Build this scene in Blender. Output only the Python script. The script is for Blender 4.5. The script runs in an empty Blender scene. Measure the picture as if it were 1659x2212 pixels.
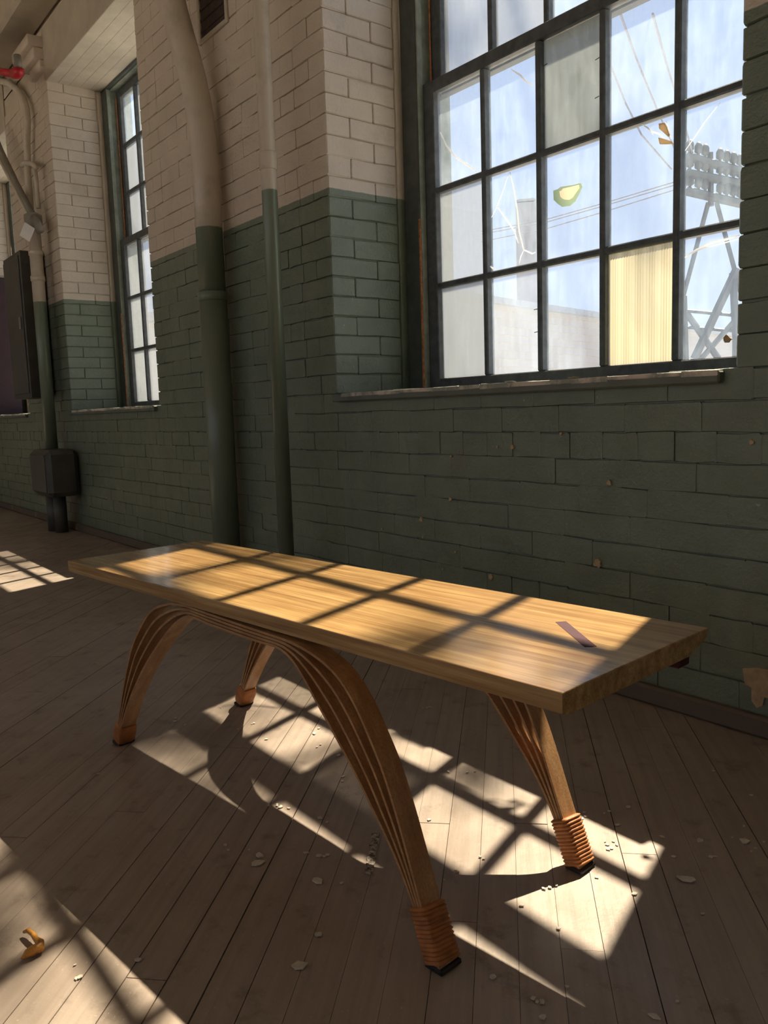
import bpy, math, random
from mathutils import Vector, Matrix
random.seed(11)
C = bpy.context.scene.collection
S = bpy.context.scene
PI = math.pi

# ------------------------------------------------------------------ camera
W_, H_ = 1659.0, 2212.0
FOC = 1773.5
YAW, PITCH, ROLL = [math.radians(a) for a in (52.671, 7.046, 1.863)]
CAM = Vector((0.0, -1.66, 0.72))
_f = Vector((-math.sin(YAW)*math.cos(PITCH), math.cos(YAW)*math.cos(PITCH), -math.sin(PITCH)))
_r0 = Vector((math.cos(YAW), math.sin(YAW), 0)); _d0 = _f.cross(_r0)
_r = _r0*math.cos(ROLL) + _d0*math.sin(ROLL); _d = _r0*(-math.sin(ROLL)) + _d0*math.cos(ROLL)
cd = bpy.data.cameras.new('camera'); co = bpy.data.objects.new('camera', cd); C.objects.link(co)
cd.sensor_fit = 'HORIZONTAL'; cd.sensor_width = 36.0; cd.lens = 36.0*FOC/W_
cd.clip_start = 0.02; cd.clip_end = 500
M3 = Matrix((_r, -_d, -_f)).transposed()
co.matrix_world = Matrix.Translation(CAM) @ M3.to_4x4()
S.camera = co
def ray(px, py): return _r*((px-829.5)/FOC) + _d*((py-1106.0)/FOC) + _f
def on_floor(px, py, z=0.0):
    d = ray(px, py); return CAM + d*((z-CAM.z)/d.z)
def on_wall(px, py, y=0.0):
    d = ray(px, py); return CAM + d*((y-CAM.y)/d.y)
def project(P):
    v = Vector(P)-CAM; z = v.dot(_f)
    if z < .05: return None
    return (829.5+FOC*v.dot(_r)/z, 1106+FOC*v.dot(_d)/z, z)

# ------------------------------------------------------------------ light
S.view_settings.view_transform = 'Standard'
S.view_settings.look = 'None'
S.view_settings.gamma = 1.0
S.view_settings.use_curve_mapping = False
S.view_settings.exposure = 0.0
world = bpy.data.worlds.new('world'); S.world = world; world.use_nodes = True
nt = world.node_tree; nt.nodes.clear()
wo = nt.nodes.new('ShaderNodeOutputWorld'); bg = nt.nodes.new('ShaderNodeBackground')
tc = nt.nodes.new('ShaderNodeTexCoord'); sx = nt.nodes.new('ShaderNodeSeparateXYZ'); cr = nt.nodes.new('ShaderNodeValToRGB')
nt.links.new(tc.outputs['Generated'], sx.inputs[0]); nt.links.new(sx.outputs[2], cr.inputs[0])
cr.color_ramp.elements[0].position = 0.0; cr.color_ramp.elements[0].color = (.80, .87, 1.0, 1)
cr.color_ramp.elements[1].position = .7; cr.color_ramp.elements[1].color = (.52, .68, 1.0, 1)
nt.links.new(cr.outputs[0], bg.inputs[0]); bg.inputs[1].default_value = 1.04
nt.links.new(bg.outputs[0], wo.inputs[0])
SUN_AZ = math.radians(-69.6); SUN_EL = math.radians(53.2)
sun_dir = Vector((math.cos(SUN_AZ)*math.cos(SUN_EL), math.sin(SUN_AZ)*math.cos(SUN_EL), -math.sin(SUN_EL)))
sl = bpy.data.lights.new('sun', 'SUN'); so = bpy.data.objects.new('sun', sl); C.objects.link(so)
sl.energy = 18.0; sl.angle = math.radians(.6); sl.color = (1.0, .81, .56)
so.rotation_euler = sun_dir.to_track_quat('-Z', 'Y').to_euler(); so.location = (-4, 8, 14)

# ------------------------------------------------------------------ helpers
class MB:
    def __init__(s): s.v = []; s.f = []
    def add(s, vs, fs):
        b = len(s.v); s.v += [tuple(v) for v in vs]; s.f += [tuple(i+b for i in f) for f in fs]; return s
    def box(s, x0, x1, y0, y1, z0, z1):
        vs = [(x, y, z) for z in (z0, z1) for y in (y0, y1) for x in (x0, x1)]
        return s.add(vs, [(0, 2, 3, 1), (4, 5, 7, 6), (0, 1, 5, 4), (2, 6, 7, 3), (0, 4, 6, 2), (1, 3, 7, 5)])
    def bbox(s, x0, x1, y0, y1, z0, z1, b=.004, jit=0.0, rnd=random):
        """box with chamfered edges"""
        lo = (x0, y0, z0); hi = (x1, y1, z1); vs = []; idx = {}
        for cx in (0, 1):
            for cy in (0, 1):
                for cz in (0, 1):
                    for ax in range(3):
                        p = []
                        for k, c in enumerate((cx, cy, cz)):
                            e = hi[k] if c else lo[k]
                            if k != ax: e += -b if c else b
                            p.append(e + (rnd.uniform(-jit, jit) if jit else 0))
                        idx[(cx, cy, cz, ax)] = len(vs); vs.append(tuple(p))
        fs = []
        def q(*k): return [idx[a] for a in k]
        for c in (0, 1):
            f = q((c,0,0,0),(c,1,0,0),(c,1,1,0),(c,0,1,0)); fs.append(f if c else f[::-1])
            f = q((0,c,0,1),(0,c,1,1),(1,c,1,1),(1,c,0,1)); fs.append(f if c else f[::-1])
            f = q((0,0,c,2),(1,0,c,2),(1,1,c,2),(0,1,c,2)); fs.append(f if c else f[::-1])
        for a in (0, 1):
            for c in (0, 1):
                f = q((a,c,0,0),(a,c,0,1),(a,c,1,1),(a,c,1,0)); fs.append(f if a == c else f[::-1])
                f = q((a,0,c,0),(a,1,c,0),(a,1,c,2),(a,0,c,2)); fs.append(f if a == c else f[::-1])
                f = q((0,a,c,1),(0,a,c,2),(1,a,c,2),(1,a,c,1)); fs.append(f if a == c else f[::-1])
        for cx in (0, 1):
            for cy in (0, 1):
                for cz in (0, 1):
                    f = q((cx,cy,cz,0),(cx,cy,cz,1),(cx,cy,cz,2)); fs.append(f if (cx+cy+cz) % 2 else f[::-1])
        return s.add(vs, fs)
    def tube(s, pts, rad, n=16, cap=True):
        pts = [Vector(p) for p in pts]
        rr = rad if isinstance(rad, (list, tuple)) else [rad]*len(pts)
        rings = []; up = None
        for i, p in enumerate(pts):
            t = (pts[min(i+1, len(pts)-1)] - pts[max(i-1, 0)]).normalized()
            if up is None:
                up = Vector((0, 0, 1)) if abs(t.z) < .9 else Vector((1, 0, 0))
            a = (up - t*up.dot(t)).normalized(); b_ = t.cross(a); up = a
            rings.append([p + (a*math.cos(2*PI*k/n) + b_*math.sin(2*PI*k/n))*rr[i] for k in range(n)])
        vs = [v for r in rings for v in r]; fs = []
        for i in range(len(pts)-1):
            for k in range(n):
                fs.append((i*n+k, i*n+(k+1) % n, (i+1)*n+(k+1) % n, (i+1)*n+k))
        if cap: fs.append(tuple(range(n))[::-1]); fs.append(tuple((len(pts)-1)*n+k for k in range(n)))
        return s.add(vs, fs)
    def prism(s, poly, z0, z1, xf=None):
        """extrude 2-D polygon (ccw) z0..z1; xf maps (x,y,z)"""
        n = len(poly); vs = [(x, y, z0) for x, y in poly] + [(x, y, z1) for x, y in poly]
        if xf: vs = [tuple(xf(*v)) for v in vs]
        fs = [tuple(range(n))[::-1], tuple(range(n, 2*n))] + [(i, (i+1) % n, n+(i+1) % n, n+i) for i in range(n)]
        return s.add(vs, fs)
    def mesh(s, name, smooth=False):
        m = bpy.data.meshes.new(name); m.from_pydata(s.v, [], s.f); m.update()
        if smooth: m.polygons.foreach_set('use_smooth', [True]*len(m.polygons))
        return m
    def build(s, name, mat, parent=None, smooth=False, loc=None):
        m = s.mesh(name, smooth); return link(name, m, mat, parent, loc)
def link(name, m, mat=None, parent=None, loc=None):
    if mat and not m.materials: m.materials.append(mat)
    o = bpy.data.objects.new(name, m); C.objects.link(o)
    if parent: o.parent = parent
    if loc: o.location = loc
    return o
def tag(o, label=None, cat=None, group=None, kind=None):
    if label: o['label'] = label
    if cat: o['category'] = cat
    if group: o['group'] = group
    if kind: o['kind'] = kind
    return o
def empty(name, loc=(0, 0, 0), rz=0):
    o = bpy.data.objects.new(name, None); C.objects.link(o); o.location = loc; o.rotation_euler = (0, 0, rz); return o
def smooth_angle(m, deg=40):
    m.polygons.foreach_set('use_smooth', [True]*len(m.polygons))
    try: m.set_sharp_from_angle(angle=math.radians(deg))
    except Exception: pass

# ------------------------------------------------------------------ materials
class NT:
    def __init__(s, name):
        s.m = bpy.data.materials.new(name); s.m.use_nodes = True; s.t = s.m.node_tree; s.t.nodes.clear()
        s.out = s.n('ShaderNodeOutputMaterial')
    def n(s, typ, **kw):
        x = s.t.nodes.new(typ)
        for k, v in kw.items(): setattr(x, k, v)
        return x
    def l(s, a, b): s.t.links.new(a, b)
    def noise(s, vec, scale, detail=4, rough=.55, dist=0):
        x = s.n('ShaderNodeTexNoise'); x.inputs['Scale'].default_value = scale; x.inputs['Detail'].default_value = detail
        x.inputs['Roughness'].default_value = rough; x.inputs['Distortion'].default_value = dist
        if vec is not None: s.l(vec, x.inputs['Vector'])
        return x.outputs['Fac']
    def ramp(s, fac, stops):
        x = s.n('ShaderNodeValToRGB'); e = x.color_ramp.elements
        while len(e) < len(stops): e.new(.5)
        for k, (p, c) in enumerate(stops):
            e[k].position = p; e[k].color = (*c, 1) if isinstance(c, (tuple, list)) else (c, c, c, 1)
        s.l(fac, x.inputs[0]); return x.outputs[0]
    def mix(s, fac, a, b, mode='MIX'):
        x = s.n('ShaderNodeMix', data_type='RGBA', blend_type=mode)
        for k, val in ((0, fac), (6, a), (7, b)):
            sock = x.inputs[k]
            if hasattr(val, 'links'): s.l(val, sock)
            elif isinstance(val, (tuple, list)): sock.default_value = (*val, 1)
            else: sock.default_value = val if k == 0 else (val, val, val, 1)
        return x.outputs[2]
    def math(s, op, a, b=None):
        x = s.n('ShaderNodeMath', operation=op)
        for sock, val in ((x.inputs[0], a), (x.inputs[1], b)):
            if val is None: continue
            if hasattr(val, 'links'): s.l(val, sock)
            else: sock.default_value = val
        return x.outputs[0]
    def mapping(s, vec, scale=(1, 1, 1), rot=(0, 0, 0)):
        x = s.n('ShaderNodeMapping'); x.inputs['Scale'].default_value = scale; x.inputs['Rotation'].default_value = rot
        s.l(vec, x.inputs[0]); return x.outputs[0]
    def pos(s): return s.n('ShaderNodeNewGeometry').outputs['Position']
    def obj(s): return s.n('ShaderNodeTexCoord').outputs['Object']
    def rnd(s): return s.n('ShaderNodeObjectInfo').outputs['Random']
    def bump(s, h, strength=.3, dist=.01):
        x = s.n('ShaderNodeBump'); x.inputs['Strength'].default_value = strength; x.inputs['Distance'].default_value = dist
        s.l(h, x.inputs['Height']); return x.outputs[0]
    def bsdf(s, col, rough=.6, bump=None, metal=0, spec=.5, coat=0):
        x = s.n('ShaderNodeBsdfPrincipled')
        for key, val in (('Base Color', col), ('Roughness', rough), ('Metallic', metal)):
            if hasattr(val, 'links'): s.l(val, x.inputs[key])
            elif isinstance(val, (tuple, list)): x.inputs[key].default_value = (*val, 1)
            else: x.inputs[key].default_value = val
        x.inputs['Specular IOR Level'].default_value = spec
        x.inputs['Coat Weight'].default_value = coat; x.inputs['Coat Roughness'].default_value = .13
        if bump is not None: s.l(bump, x.inputs['Normal'])
        s.l(x.outputs[0], s.out.inputs[0]); return s.m

CREAM = (.62, .55, .455); GREEN = (.165, .2, .14); PAINT_Z = 1.488
def two_tone(t, p):
    sz = t.n('ShaderNodeSeparateXYZ'); t.l(p, sz.inputs[0])
    w = t.math('MULTIPLY', t.math('SUBTRACT', t.noise(p, 25, 3), .5), .006)
    z = t.math('ADD', sz.outputs[2], w)
    f = t.math('MULTIPLY', t.math('SUBTRACT', z, PAINT_Z-.0015), 333.0)
    x = t.n('ShaderNodeClamp'); t.l(f, x.inputs[0]); return x.outputs[0], sz.outputs[2]
def mat_paint():
    t = NT('painted_brick'); p = t.pos(); f, z = two_tone(t, p)
    v = t.noise(p, 6, 5, .6)
    cream = t.ramp(v, [(.3, (.60, .52, .425)), (.7, (.70, .61, .505))])
    green = t.ramp(v, [(.3, (.14, .178, .125)), (.7, (.19, .232, .167))])
    c = t.mix(f, green, cream)
    # brownish scuffs and bare specks, shapes of their own
    sc = t.noise(p, 3.1, 6, .7); m = t.ramp(sc, [(.58, 0), (.72, .55)])
    c = t.mix(m, c, t.mix(.5, c, (.13, .09, .06)))
    sp = t.noise(p, 55, 2, .5); m2 = t.ramp(sp, [(.755, 0), (.775, .8)])
    c = t.mix(m2, c, (.45, .36, .25))
    h = t.math('ADD', t.math('MULTIPLY', t.noise(p, 22, 5, .6), .7), t.math('MULTIPLY', t.noise(p, 120, 4, .6), .35))
    h = t.math('ADD', h, t.math('MULTIPLY', t.noise(p, 9, 3, .5), 1.1))
    return t.bsdf(c, .36, t.bump(h, .6, .009), spec=.7)
def mat_two_tone_smooth(name):
    t = NT(name); p = t.pos(); f, z = two_tone(t, p)
    c = t.mix(f, (.165, .205, .146), (.64, .56, .46))
    c = t.mix(t.ramp(t.noise(p, 9, 5, .65), [(.5, 0), (.75, .35)]), c, (.2, .16, .11))
    return t.bsdf(c, .33, t.bump(t.noise(p, 60, 4), .1, .003), spec=.7)
def plain(name, col, rough=.6, var=.25, scale=12, bs=.2, bd=.004, metal=0, spec=.5):
    t = NT(name); p = t.obj(); v = t.noise(p, scale, 5, .6)
    c = t.ramp(v, [(.3, tuple(a*(1-var) for a in col)), (.7, tuple(min(1, a*(1+var)) for a in col))])
    return t.bsdf(c, rough, t.bump(t.noise(p, scale*6, 4), bs, bd), metal, spec)
def mat_floor():
    t = NT('painted_floorboard'); p = t.pos(); o = t.mapping(p, rot=(0, 0, math.radians(-134.3)))
    g = t.noise(t.mapping(o, (2, 40, 40)), 1.6, 5, .6)
    big = t.noise(p, 1.7, 6, .65)
    c = t.ramp(big, [(.3, (.33, .265, .215)), (.5, (.385, .318, .262)), (.7, (.43, .365, .305))])
    c = t.mix(t.math('MULTIPLY', t.rnd(), .14), c, (.24, .18, .135))
    c = t.mix(t.ramp(g, [(.3, .28), (.6, 0)]), c, (.14, .10, .075))
    st = t.noise(p, 14, 6, .7); c = t.mix(t.ramp(st, [(.56, 0), (.7, .5)]), c, (.12, .085, .06))
    sp = t.noise(p, 170, 2, .5); c = t.mix(t.ramp(sp, [(.70, 0), (.73, .55)]), c, (.5, .45, .38))
    h = t.math('ADD', t.math('MULTIPLY', g, .6), t.math('MULTIPLY', t.noise(p, 60, 5, .65), .6))
    r = t.ramp(t.noise(p, 7, 5, .6), [(.3, .3), (.7, .55)])
    return t.bsdf(c, r, t.bump(h, .22, .004), spec=.45)
def mat_wood(name, lo, hi, rough=.35, coat=0.0, spec=.5, sc=(1.2, 34, 34), dark=(.2, .1, .04), bands=False, bs=.1):
    t = NT(name); o = t.obj()
    w = t.noise(o, 2.2, 3, .5)
    warp = t.n('ShaderNodeVectorMath', operation='ADD'); t.l(o, warp.inputs[0])
    sw = t.n('ShaderNodeCombineXYZ'); t.l(t.math('MULTIPLY', t.math('SUBTRACT', w, .5), .03), sw.inputs[1]); t.l(sw.outputs[0], warp.inputs[1])
    g = t.noise(t.mapping(warp.outputs[0], sc), 2.2, 6, .62)
    fine = t.noise(t.mapping(o, (3, 160, 160)), 2.0, 3, .6)
    c = t.ramp(g, [(.28, lo), (.5, tuple((a+b)/2 for a, b in zip(lo, hi))), (.68, hi)])
    c = t.mix(t.ramp(fine, [(.35, .4), (.55, 0)]), c, dark)
    if bands:
        sp = t.n('ShaderNodeSeparateXYZ'); t.l(o, sp.inputs[0])
        b = t.math('FLOOR', t.math('MULTIPLY', t.math('ADD', sp.outputs[1], .5), 15.5))
        wn = t.n('ShaderNodeTexWhiteNoise', noise_dimensions='1D'); t.l(b, wn.inputs['W'])
        c = t.mix(t.math('MULTIPLY', wn.outputs[0], .35), c, tuple(a*.62 for a in lo))
    return t.bsdf(c, rough, t.bump(t.math('ADD', g, fine), bs, .002), spec=spec, coat=coat)
def mat_glass(name, dirt, tint=(.93, .96, 1.0), dcol=(.92, .93, .96), streak=.35, scale=5, gl=.06):
    t = NT(name); p = t.pos()
    s1 = t.noise(t.mapping(p, (10, 10, 1.6)), scale*.5, 5, .65); s2 = t.noise(p, scale*2.2, 5, .6)
    v = t.math('ADD', t.math('MULTIPLY', s1, .6), t.math('MULTIPLY', s2, .4))
    f = t.ramp(v, [(.3, max(0, dirt*(1-streak))), (.7, min(1, dirt*(1+streak)))])
    tr = t.n('ShaderNodeBsdfTransparent'); tr.inputs[0].default_value = (*tint, 1)
    tl = t.n('ShaderNodeBsdfTranslucent'); tl.inputs[0].default_value = (*dcol, 1)
    df = t.n('ShaderNodeBsdfDiffuse'); df.inputs[0].default_value = (*[a*.5 for a in dcol], 1)
    d2 = t.n('ShaderNodeMixShader'); d2.inputs[0].default_value = .25; t.l(tl.outputs[0], d2.inputs[1]); t.l(df.outputs[0], d2.inputs[2])
    m = t.n('ShaderNodeMixShader'); t.l(f, m.inputs[0]); t.l(tr.outputs[0], m.inputs[1]); t.l(d2.outputs[0], m.inputs[2])
    g = t.n('ShaderNodeBsdfGlossy'); g.inputs['Roughness'].default_value = .05
    m2 = t.n('ShaderNodeMixShader'); m2.inputs[0].default_value = gl; t.l(m.outputs[0], m2.inputs[1]); t.l(g.outputs[0], m2.inputs[2])
    t.l(m2.outputs[0], t.out.inputs[0]); return t.m
def mat_leaf():
    t = NT('leaf'); df = t.n('ShaderNodeBsdfDiffuse'); df.inputs[0].default_value = (.06, .12, .03, 1); t.l(df.outputs[0], t.out.inputs[0]); return t.m

PAINT = mat_paint(); PIPE = mat_two_tone_smooth('painted_pipe'); FLOOR = mat_floor()
ASH = mat_wood('ash_top', (.30, .15, .05), (.72, .48, .205), .24, .4, bands=True)
LAM = mat_wood('ash_lamination', (.35, .165, .07), (.55, .33, .155), .45, 0, sc=(14, 30, 2))
PURPLE = mat_wood('purpleheart', (.05, .014, .022), (.09, .028, .038), .65, 0, .2, dark=(.03, .008, .014))
LEATHER = plain('tan_leather', (.42, .155, .045), .55, .3, 40, .3, .003)
BLACK = plain('black_rubber', (.015, .013, .012), .6)
FRAME = plain('dark_green_painted_wood', (.075, .09, .08), .5, .3, 20, .25)
FRAME2 = plain('grey_green_painted_wood', (.28, .32, .27), .5, .25, 20, .25)
SASH = plain('dark_sash_paint', (.085, .095, .10), .5, .35, 30, .25)
RUST = plain('rust', (.5, .2, .08), .7, .5, 60, .4)
CREAMP = plain('cream_paint', (.62, .56, .46), .55, .12, 8, .25)
SILLM = NT('chipped_sill'); _p = SILLM.pos()
_c = SILLM.mix(SILLM.ramp(SILLM.noise(_p, 9, 6, .7), [(.45, 0), (.56, 1)]), (.3, .32, .27), (.68, .62, .52))  # pale chips, brightened too for light caught along the sill edge
SILLM = SILLM.bsdf(_c, .6, SILLM.bump(SILLM.noise(_p, 50, 5, .7), .5, .006))
SILLF = plain('sill_green', (.13, .155, .125), .55, .2, 10, .3)
TAN = plain('bare_plaster', (.46, .34, .2), .8, .2, 60, .3)
CHIP = plain('paint_chip', (.62, .56, .47), .6, .15, 80, .3)
GREYM = plain('grey_metal', (.26, .24, .2), .5, .2, 10, .15)
DARKM = plain('dark_box_paint', (.075, .076, .065), .5, .2, 10, .2)
CLEAR = mat_glass('clear_dirty_glass', .07, dcol=(.62, .8, 1.0), streak=.85, scale=9)
CLEAR2 = mat_glass('hazy_glass', .115, dcol=(.6, .74, .92), streak=.6, scale=8)
FROST = mat_glass('frosted_glass', .68, dcol=(.31, .35, .40), streak=.12)
FROST2 = mat_glass('milky_glass', .42, dcol=(.30, .335, .375), streak=.15)
GREYG = mat_glass('grey_grimy_glass', .8, dcol=(.28, .315, .33), streak=.12, scale=9)
YELLOW = mat_glass('yellow_fiberglass', .97, dcol=(.34, .335, .25), streak=.02, gl=.03)
CRACK = mat_glass('crack_edge', .9, dcol=(1, 1, 1), streak=.05, gl=.1)

# ------------------------------------------------------------------ setting: walls
CH = .0677; Z_SILL = .783; Z_TOP = 2.80; CEIL = 3.42
OPEN = [(-2.432, -.938), (-5.461, -4.03), (-7.93, -6.5), (.6, 2.09)]     # window openings along the window wall
XL, XR, YB = -10.5, 5.0, -7.5
wall = MB()
edges = sorted(OPEN)
RY = .5   # outer face
wall.box(XL, XR, .006, RY, -.3, Z_SILL-.004)
wall.box(XL, XR, .007, RY, 2.99, CEIL+.1)
for a, b_, zt_ in ((-5.461, -4.03, 2.82), (-7.93, -6.5, 2.82), (.6, 2.09, 2.82), (-2.432, -.938, 2.97)): wall.box(a-.01, b_+.01, .007, RY, zt_, 3.0)
px0 = XL
for a, b_ in edges:
    wall.box(px0, a-.007, .007, RY, Z_SILL-.004, 3.0); px0 = b_+.007
wall.box(px0, XR, .007, RY, Z_SILL-.004, 3.0)
wall_w = wall.build('wall_window_side', PAINT); tag(wall_w, kind='structure', label='brick wall painted cream above and green below')

# individual bricks
bricks = []      # (x0,x1,y0,y1,z0,z1)
BL, BH, J = .1985, .0642, .0036
NZ = 43
rb = random.Random(5)
def fill(a, b_, z0, odd, header, ca, cb):
    """one course between a and b; ca / cb: that end is a window corner"""
    x = a; first = True; L = .097 if header else BL
    if ca:
        l0 = .097 if odd else BL
        bricks.append((x, x+l0, 0, .20 if odd else .097, z0, z0+BH)); x += l0+J
    else:
        x -= 0 if not odd else (L+J)/2
    end = b_
    if cb:
        l1 = BL if odd else .097
        bricks.append((b_-l1, b_, 0, .097 if odd else .20, z0, z0+BH)); end = b_-l1-J
    while x < end-.02:
        l = min(L, end-x)
        if l > .03: bricks.append((x, x+l, 0, .097, z0, z0+BH))
        x += L+J
BX0, BX1 = -8.3, -.3
Z0 = Z_SILL-12*CH
for k in range(NZ):
    z0 = Z0+k*CH+.003; odd = k % 2 == 1; header = k % 6 == 3
    zc = z0+.03
    if zc < 0.02: continue
    if z0 > 3.3: break
    if zc < Z_SILL-.01 or zc > Z_TOP+.3:
        fill(BX0+rb.uniform(-.03, .03), BX1, z0, odd, header, False, False)
    elif zc < Z_TOP:
        cuts = [(-.938, BX1, True, False), (-4.03, -2.432, True, True), (-6.5, -5.461, True, True), (BX0, -7.93, False, True)]
        for a, b_, ca, cb in cuts: fill(a, b_, z0, odd, header, ca, cb)
        for xr, sgn in ((-2.432, -1), (-5.461, -1), (-7.93, -1), (-.938, 1), (-4.03, 1)):
            # corner piece depth as laid in fill(): right end uses odd->.097, left end odd->.20
            dep = (.097 if odd else .20) if sgn < 0 else (.20 if odd else .097)
            y = dep+J; x0, x1 = (xr-.09, xr) if sgn < 0 else (xr, xr+.09)
            while y < .29:
                l = min(BL if y < .15 else .097, .312-y); bricks.append((x0, x1, y, y+l, z0, z0+BH)); y += l+J
    else:
        cuts = [(-.938+.0, BX1, False, False), (-4.03, -2.432, False, False), (-6.5, -5.461, False, False), (BX0, -7.93, False, False)]
        for a, b_, ca, cb in cuts: fill(a, b_, z0, odd, header, ca, cb)
def score(bk):
    c = Vector(((bk[0]+bk[1])/2, (bk[2]+bk[3])/2 if bk[2] > .01 else 0, (bk[4]+bk[5])/2)); q = project(c)
    if not q or not (-30 < q[0] < W_+30 and -30 < q[1] < H_+30): return 0
    v = (CAM-c).normalized()
    if bk[2] > .01:
        fx = v.x if bk[1] in (-2.432, -5.461, -7.93) else -v.x
        a = (bk[3]-bk[2])*max(0, fx)
    else: a = (bk[1]-bk[0])*abs(v.y)
    return a*(bk[5]-bk[4])/q[2]**2
bricks.sort(key=score, reverse=True)
cache = {}
def brick_geo(L, D, H, ce=.0035):
    """hand-made painted brick: front at y=0 facing -y, wavering arrises, softly rounded ends"""
    ya, za = (.0045, .002) if ce > .002 else (.0024, .0011)
    e = .004; st = [0, e, L*rb.uniform(.4, .6), L-e, L]; vs = []; fs = []
    for k, x in enumerate(st):
        c = ce if k in (0, 4) else 0
        wb, wt = rb.uniform(-.0022, .0022), rb.uniform(-.0022, .0022); wy = rb.uniform(-.0006, .0006)
        vs += [(x, D, c), (x, ya+c, wb+c), (x, wy+c, za+wb+c), (x, wy+c, H-za+wt-c), (x, ya+c, H+wt-c), (x, D, H-c)]
    for k in range(4):
        for q in range(5): fs.append((k*6+q, k*6+6+q, k*6+7+q, k*6+q+1))
    fs += [tuple(range(6)), tuple(24+q for q in range(6))[::-1]]
    return vs, fs
def brick_mesh(L, D, H, ce):
    key = (round(L, 2), round(D, 2), ce); lst = cache.setdefault(key, [])
    if len(lst) < 6:
        m = MB().add(*brick_geo(L, D, H, ce)).mesh('brick', False); m.materials.append(PAINT); lst.append((m, L, D))
    return rb.choice(lst)
field = MB(); n_ind = 0
for bk in bricks:
    sc_ = score(bk)
    # thick paint has closed many of the joints
    gx, gz = rb.choice((.0005, .0022, .0036)), rb.choice((0, .001, .0022, .0034))
    rev = bk[2] > .01; H = bk[5]-bk[4]+gz
    if rev:
        L, D = bk[3]-bk[2]+gx, bk[1]-bk[0]; left = any(abs(bk[1]-q) < 1e-6 for q in (-2.432, -5.461, -7.93))
        loc = Vector((bk[1], bk[2], bk[4])) if left else Vector((bk[0], bk[3]+gx, bk[4])); rz = PI/2 if left else -PI/2
    else:
        if any(abs(bk[1]-o_[0]) < .01 for o_ in OPEN): gx = 0
        L, D = bk[1]-bk[0]+gx, bk[3]-bk[2]; loc = Vector((bk[0], bk[2], bk[4])); rz = 0
    ce = .0028 if rev else .0009
    if not rev and any(min(abs(bk[k_]-o_[0]), abs(bk[k_]-o_[1])) < .01 for o_ in OPEN for k_ in (0, 1)): ce = .0035
    elif not rev: L += max(0, .0034-gx) * rb.choice((0, 1, 1, 1))
    d_ = rb.uniform(-.0010, .0010); loc += Vector((0, d_, 0)) if not rev else Vector((d_, 0, 0)); loc.z += rb.uniform(-.0006, .0006)
    rot = (rb.uniform(-.004, .004), rb.uniform(-.004, .004), rz+rb.uniform(-.003, .003))
    if n_ind < 295 and sc_ > 0:
        m, mx, my = brick_mesh(L, D, H, ce); o = link('brick', m, None, wall_w, loc); o.scale = (L/mx, D/my, 1); o.rotation_euler = rot; n_ind += 1
    else:
        vs, fs = brick_geo(L, D, H, ce); mt = Matrix.Rotation(rz, 3, 'Z'); field.add([mt @ Vector(v)+loc for v in vs], fs)
tag(field.build('brick_field', PAINT, wall_w), kind='stuff')
# plastered strip between brick reveal and window frame
rp = MB()
for a, b_ in ((-2.432, -.938), (-5.461, -4.03), (-7.93, -6.5)):
    zt_ = 2.96 if a == -2.432 else Z_TOP; rp.bbox(a-.05, a+.002, .306, .34, Z_SILL-.01, zt_, .006); rp.bbox(b_-.002, b_+.05, .306, .34, Z_SILL-.01, zt_, .006)
rp.build('plaster_return', PAINT, wall_w, True)
# bare scars where the paint has come off the brick
def blob(r, n=11, j=.35, rnd=rb): return [(math.cos(2*PI*k/n)*r*rnd.uniform(1-j, 1+j*.6), math.sin(2*PI*k/n)*r*rnd.uniform(1-j, 1+j*.6)) for k in range(n)]
scars = [((1292, 1216), .012), ((1062, 1246), .009), ((1317, 1043), .007), ((1108, 966), .007), ((1076, 965), .004), ((911, 1122), .009), ((974, 1078), .006),
         ((915, 1160), .004), ((958, 1229), .004), ((976, 985), .004), ((985, 1192), .004), ((827, 1143), .004), ((1572, 733), .009), ((1625, 955), .005), ((1213, 937), .004)]
for (px, py), r in scars:
    P = on_wall(px, py, -.001); m = MB(); m.prism(blob(r), -.001, .004, lambda x, y, z: (x, -z, y))
    m.build('bare_patch', TAN, wall_w, loc=(P.x, -.001, P.z))
P = on_wall(1638, 1472, -.001)
big = [(-.034, .022), (-.028, -.012), (-.013, -.016), (-.012, -.045), (.0, -.058), (.012, -.05), (.016, -.03), (.05, -.03), (.075, -.005), (.07, .03), (.03, .032), (-.005, .03)]
m = MB(); m.prism(big, -.001, .004, lambda x, y, z: (x, -z, y)); m.build('bare_patch', TAN, wall_w, loc=(P.x, -.001, P.z))

# other walls and the ceiling
PW = plain('plain_cream_wall', (.76, .68, .56), .6, .06, 3)
m = MB(); m.box(XL-.3, XL, YB, .5, -.3, CEIL+.1); tag(m.build('wall_end_left', PW), kind='structure')
m = MB(); m.box(XR, XR+.3, YB, .5, -.3, CEIL+.1); tag(m.build('wall_end_right', PW), kind='structure')
bw = MB(); bw.box(XL, XR, YB-.4, YB, -.3, .8); bw.box(XL, XR, YB-.4, YB, 3.0, CEIL+.1)
x = XL
while x < XR-.1:
    bw.box(x, min(XR, x+.8), YB-.4, YB, .8, 3.0); x += 2.48  # piers between unseen window openings, added to let in fill light
tag(bw.build('wall_back', PW), kind='structure')
CEILM = plain('ceiling_boards', (.62, .52, .4), .7, .12, 4)
m = MB(); m.box(XL, XR, YB, .5, CEIL, CEIL+.12); tag(m.build('ceiling', CEILM), kind='structure')

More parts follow.
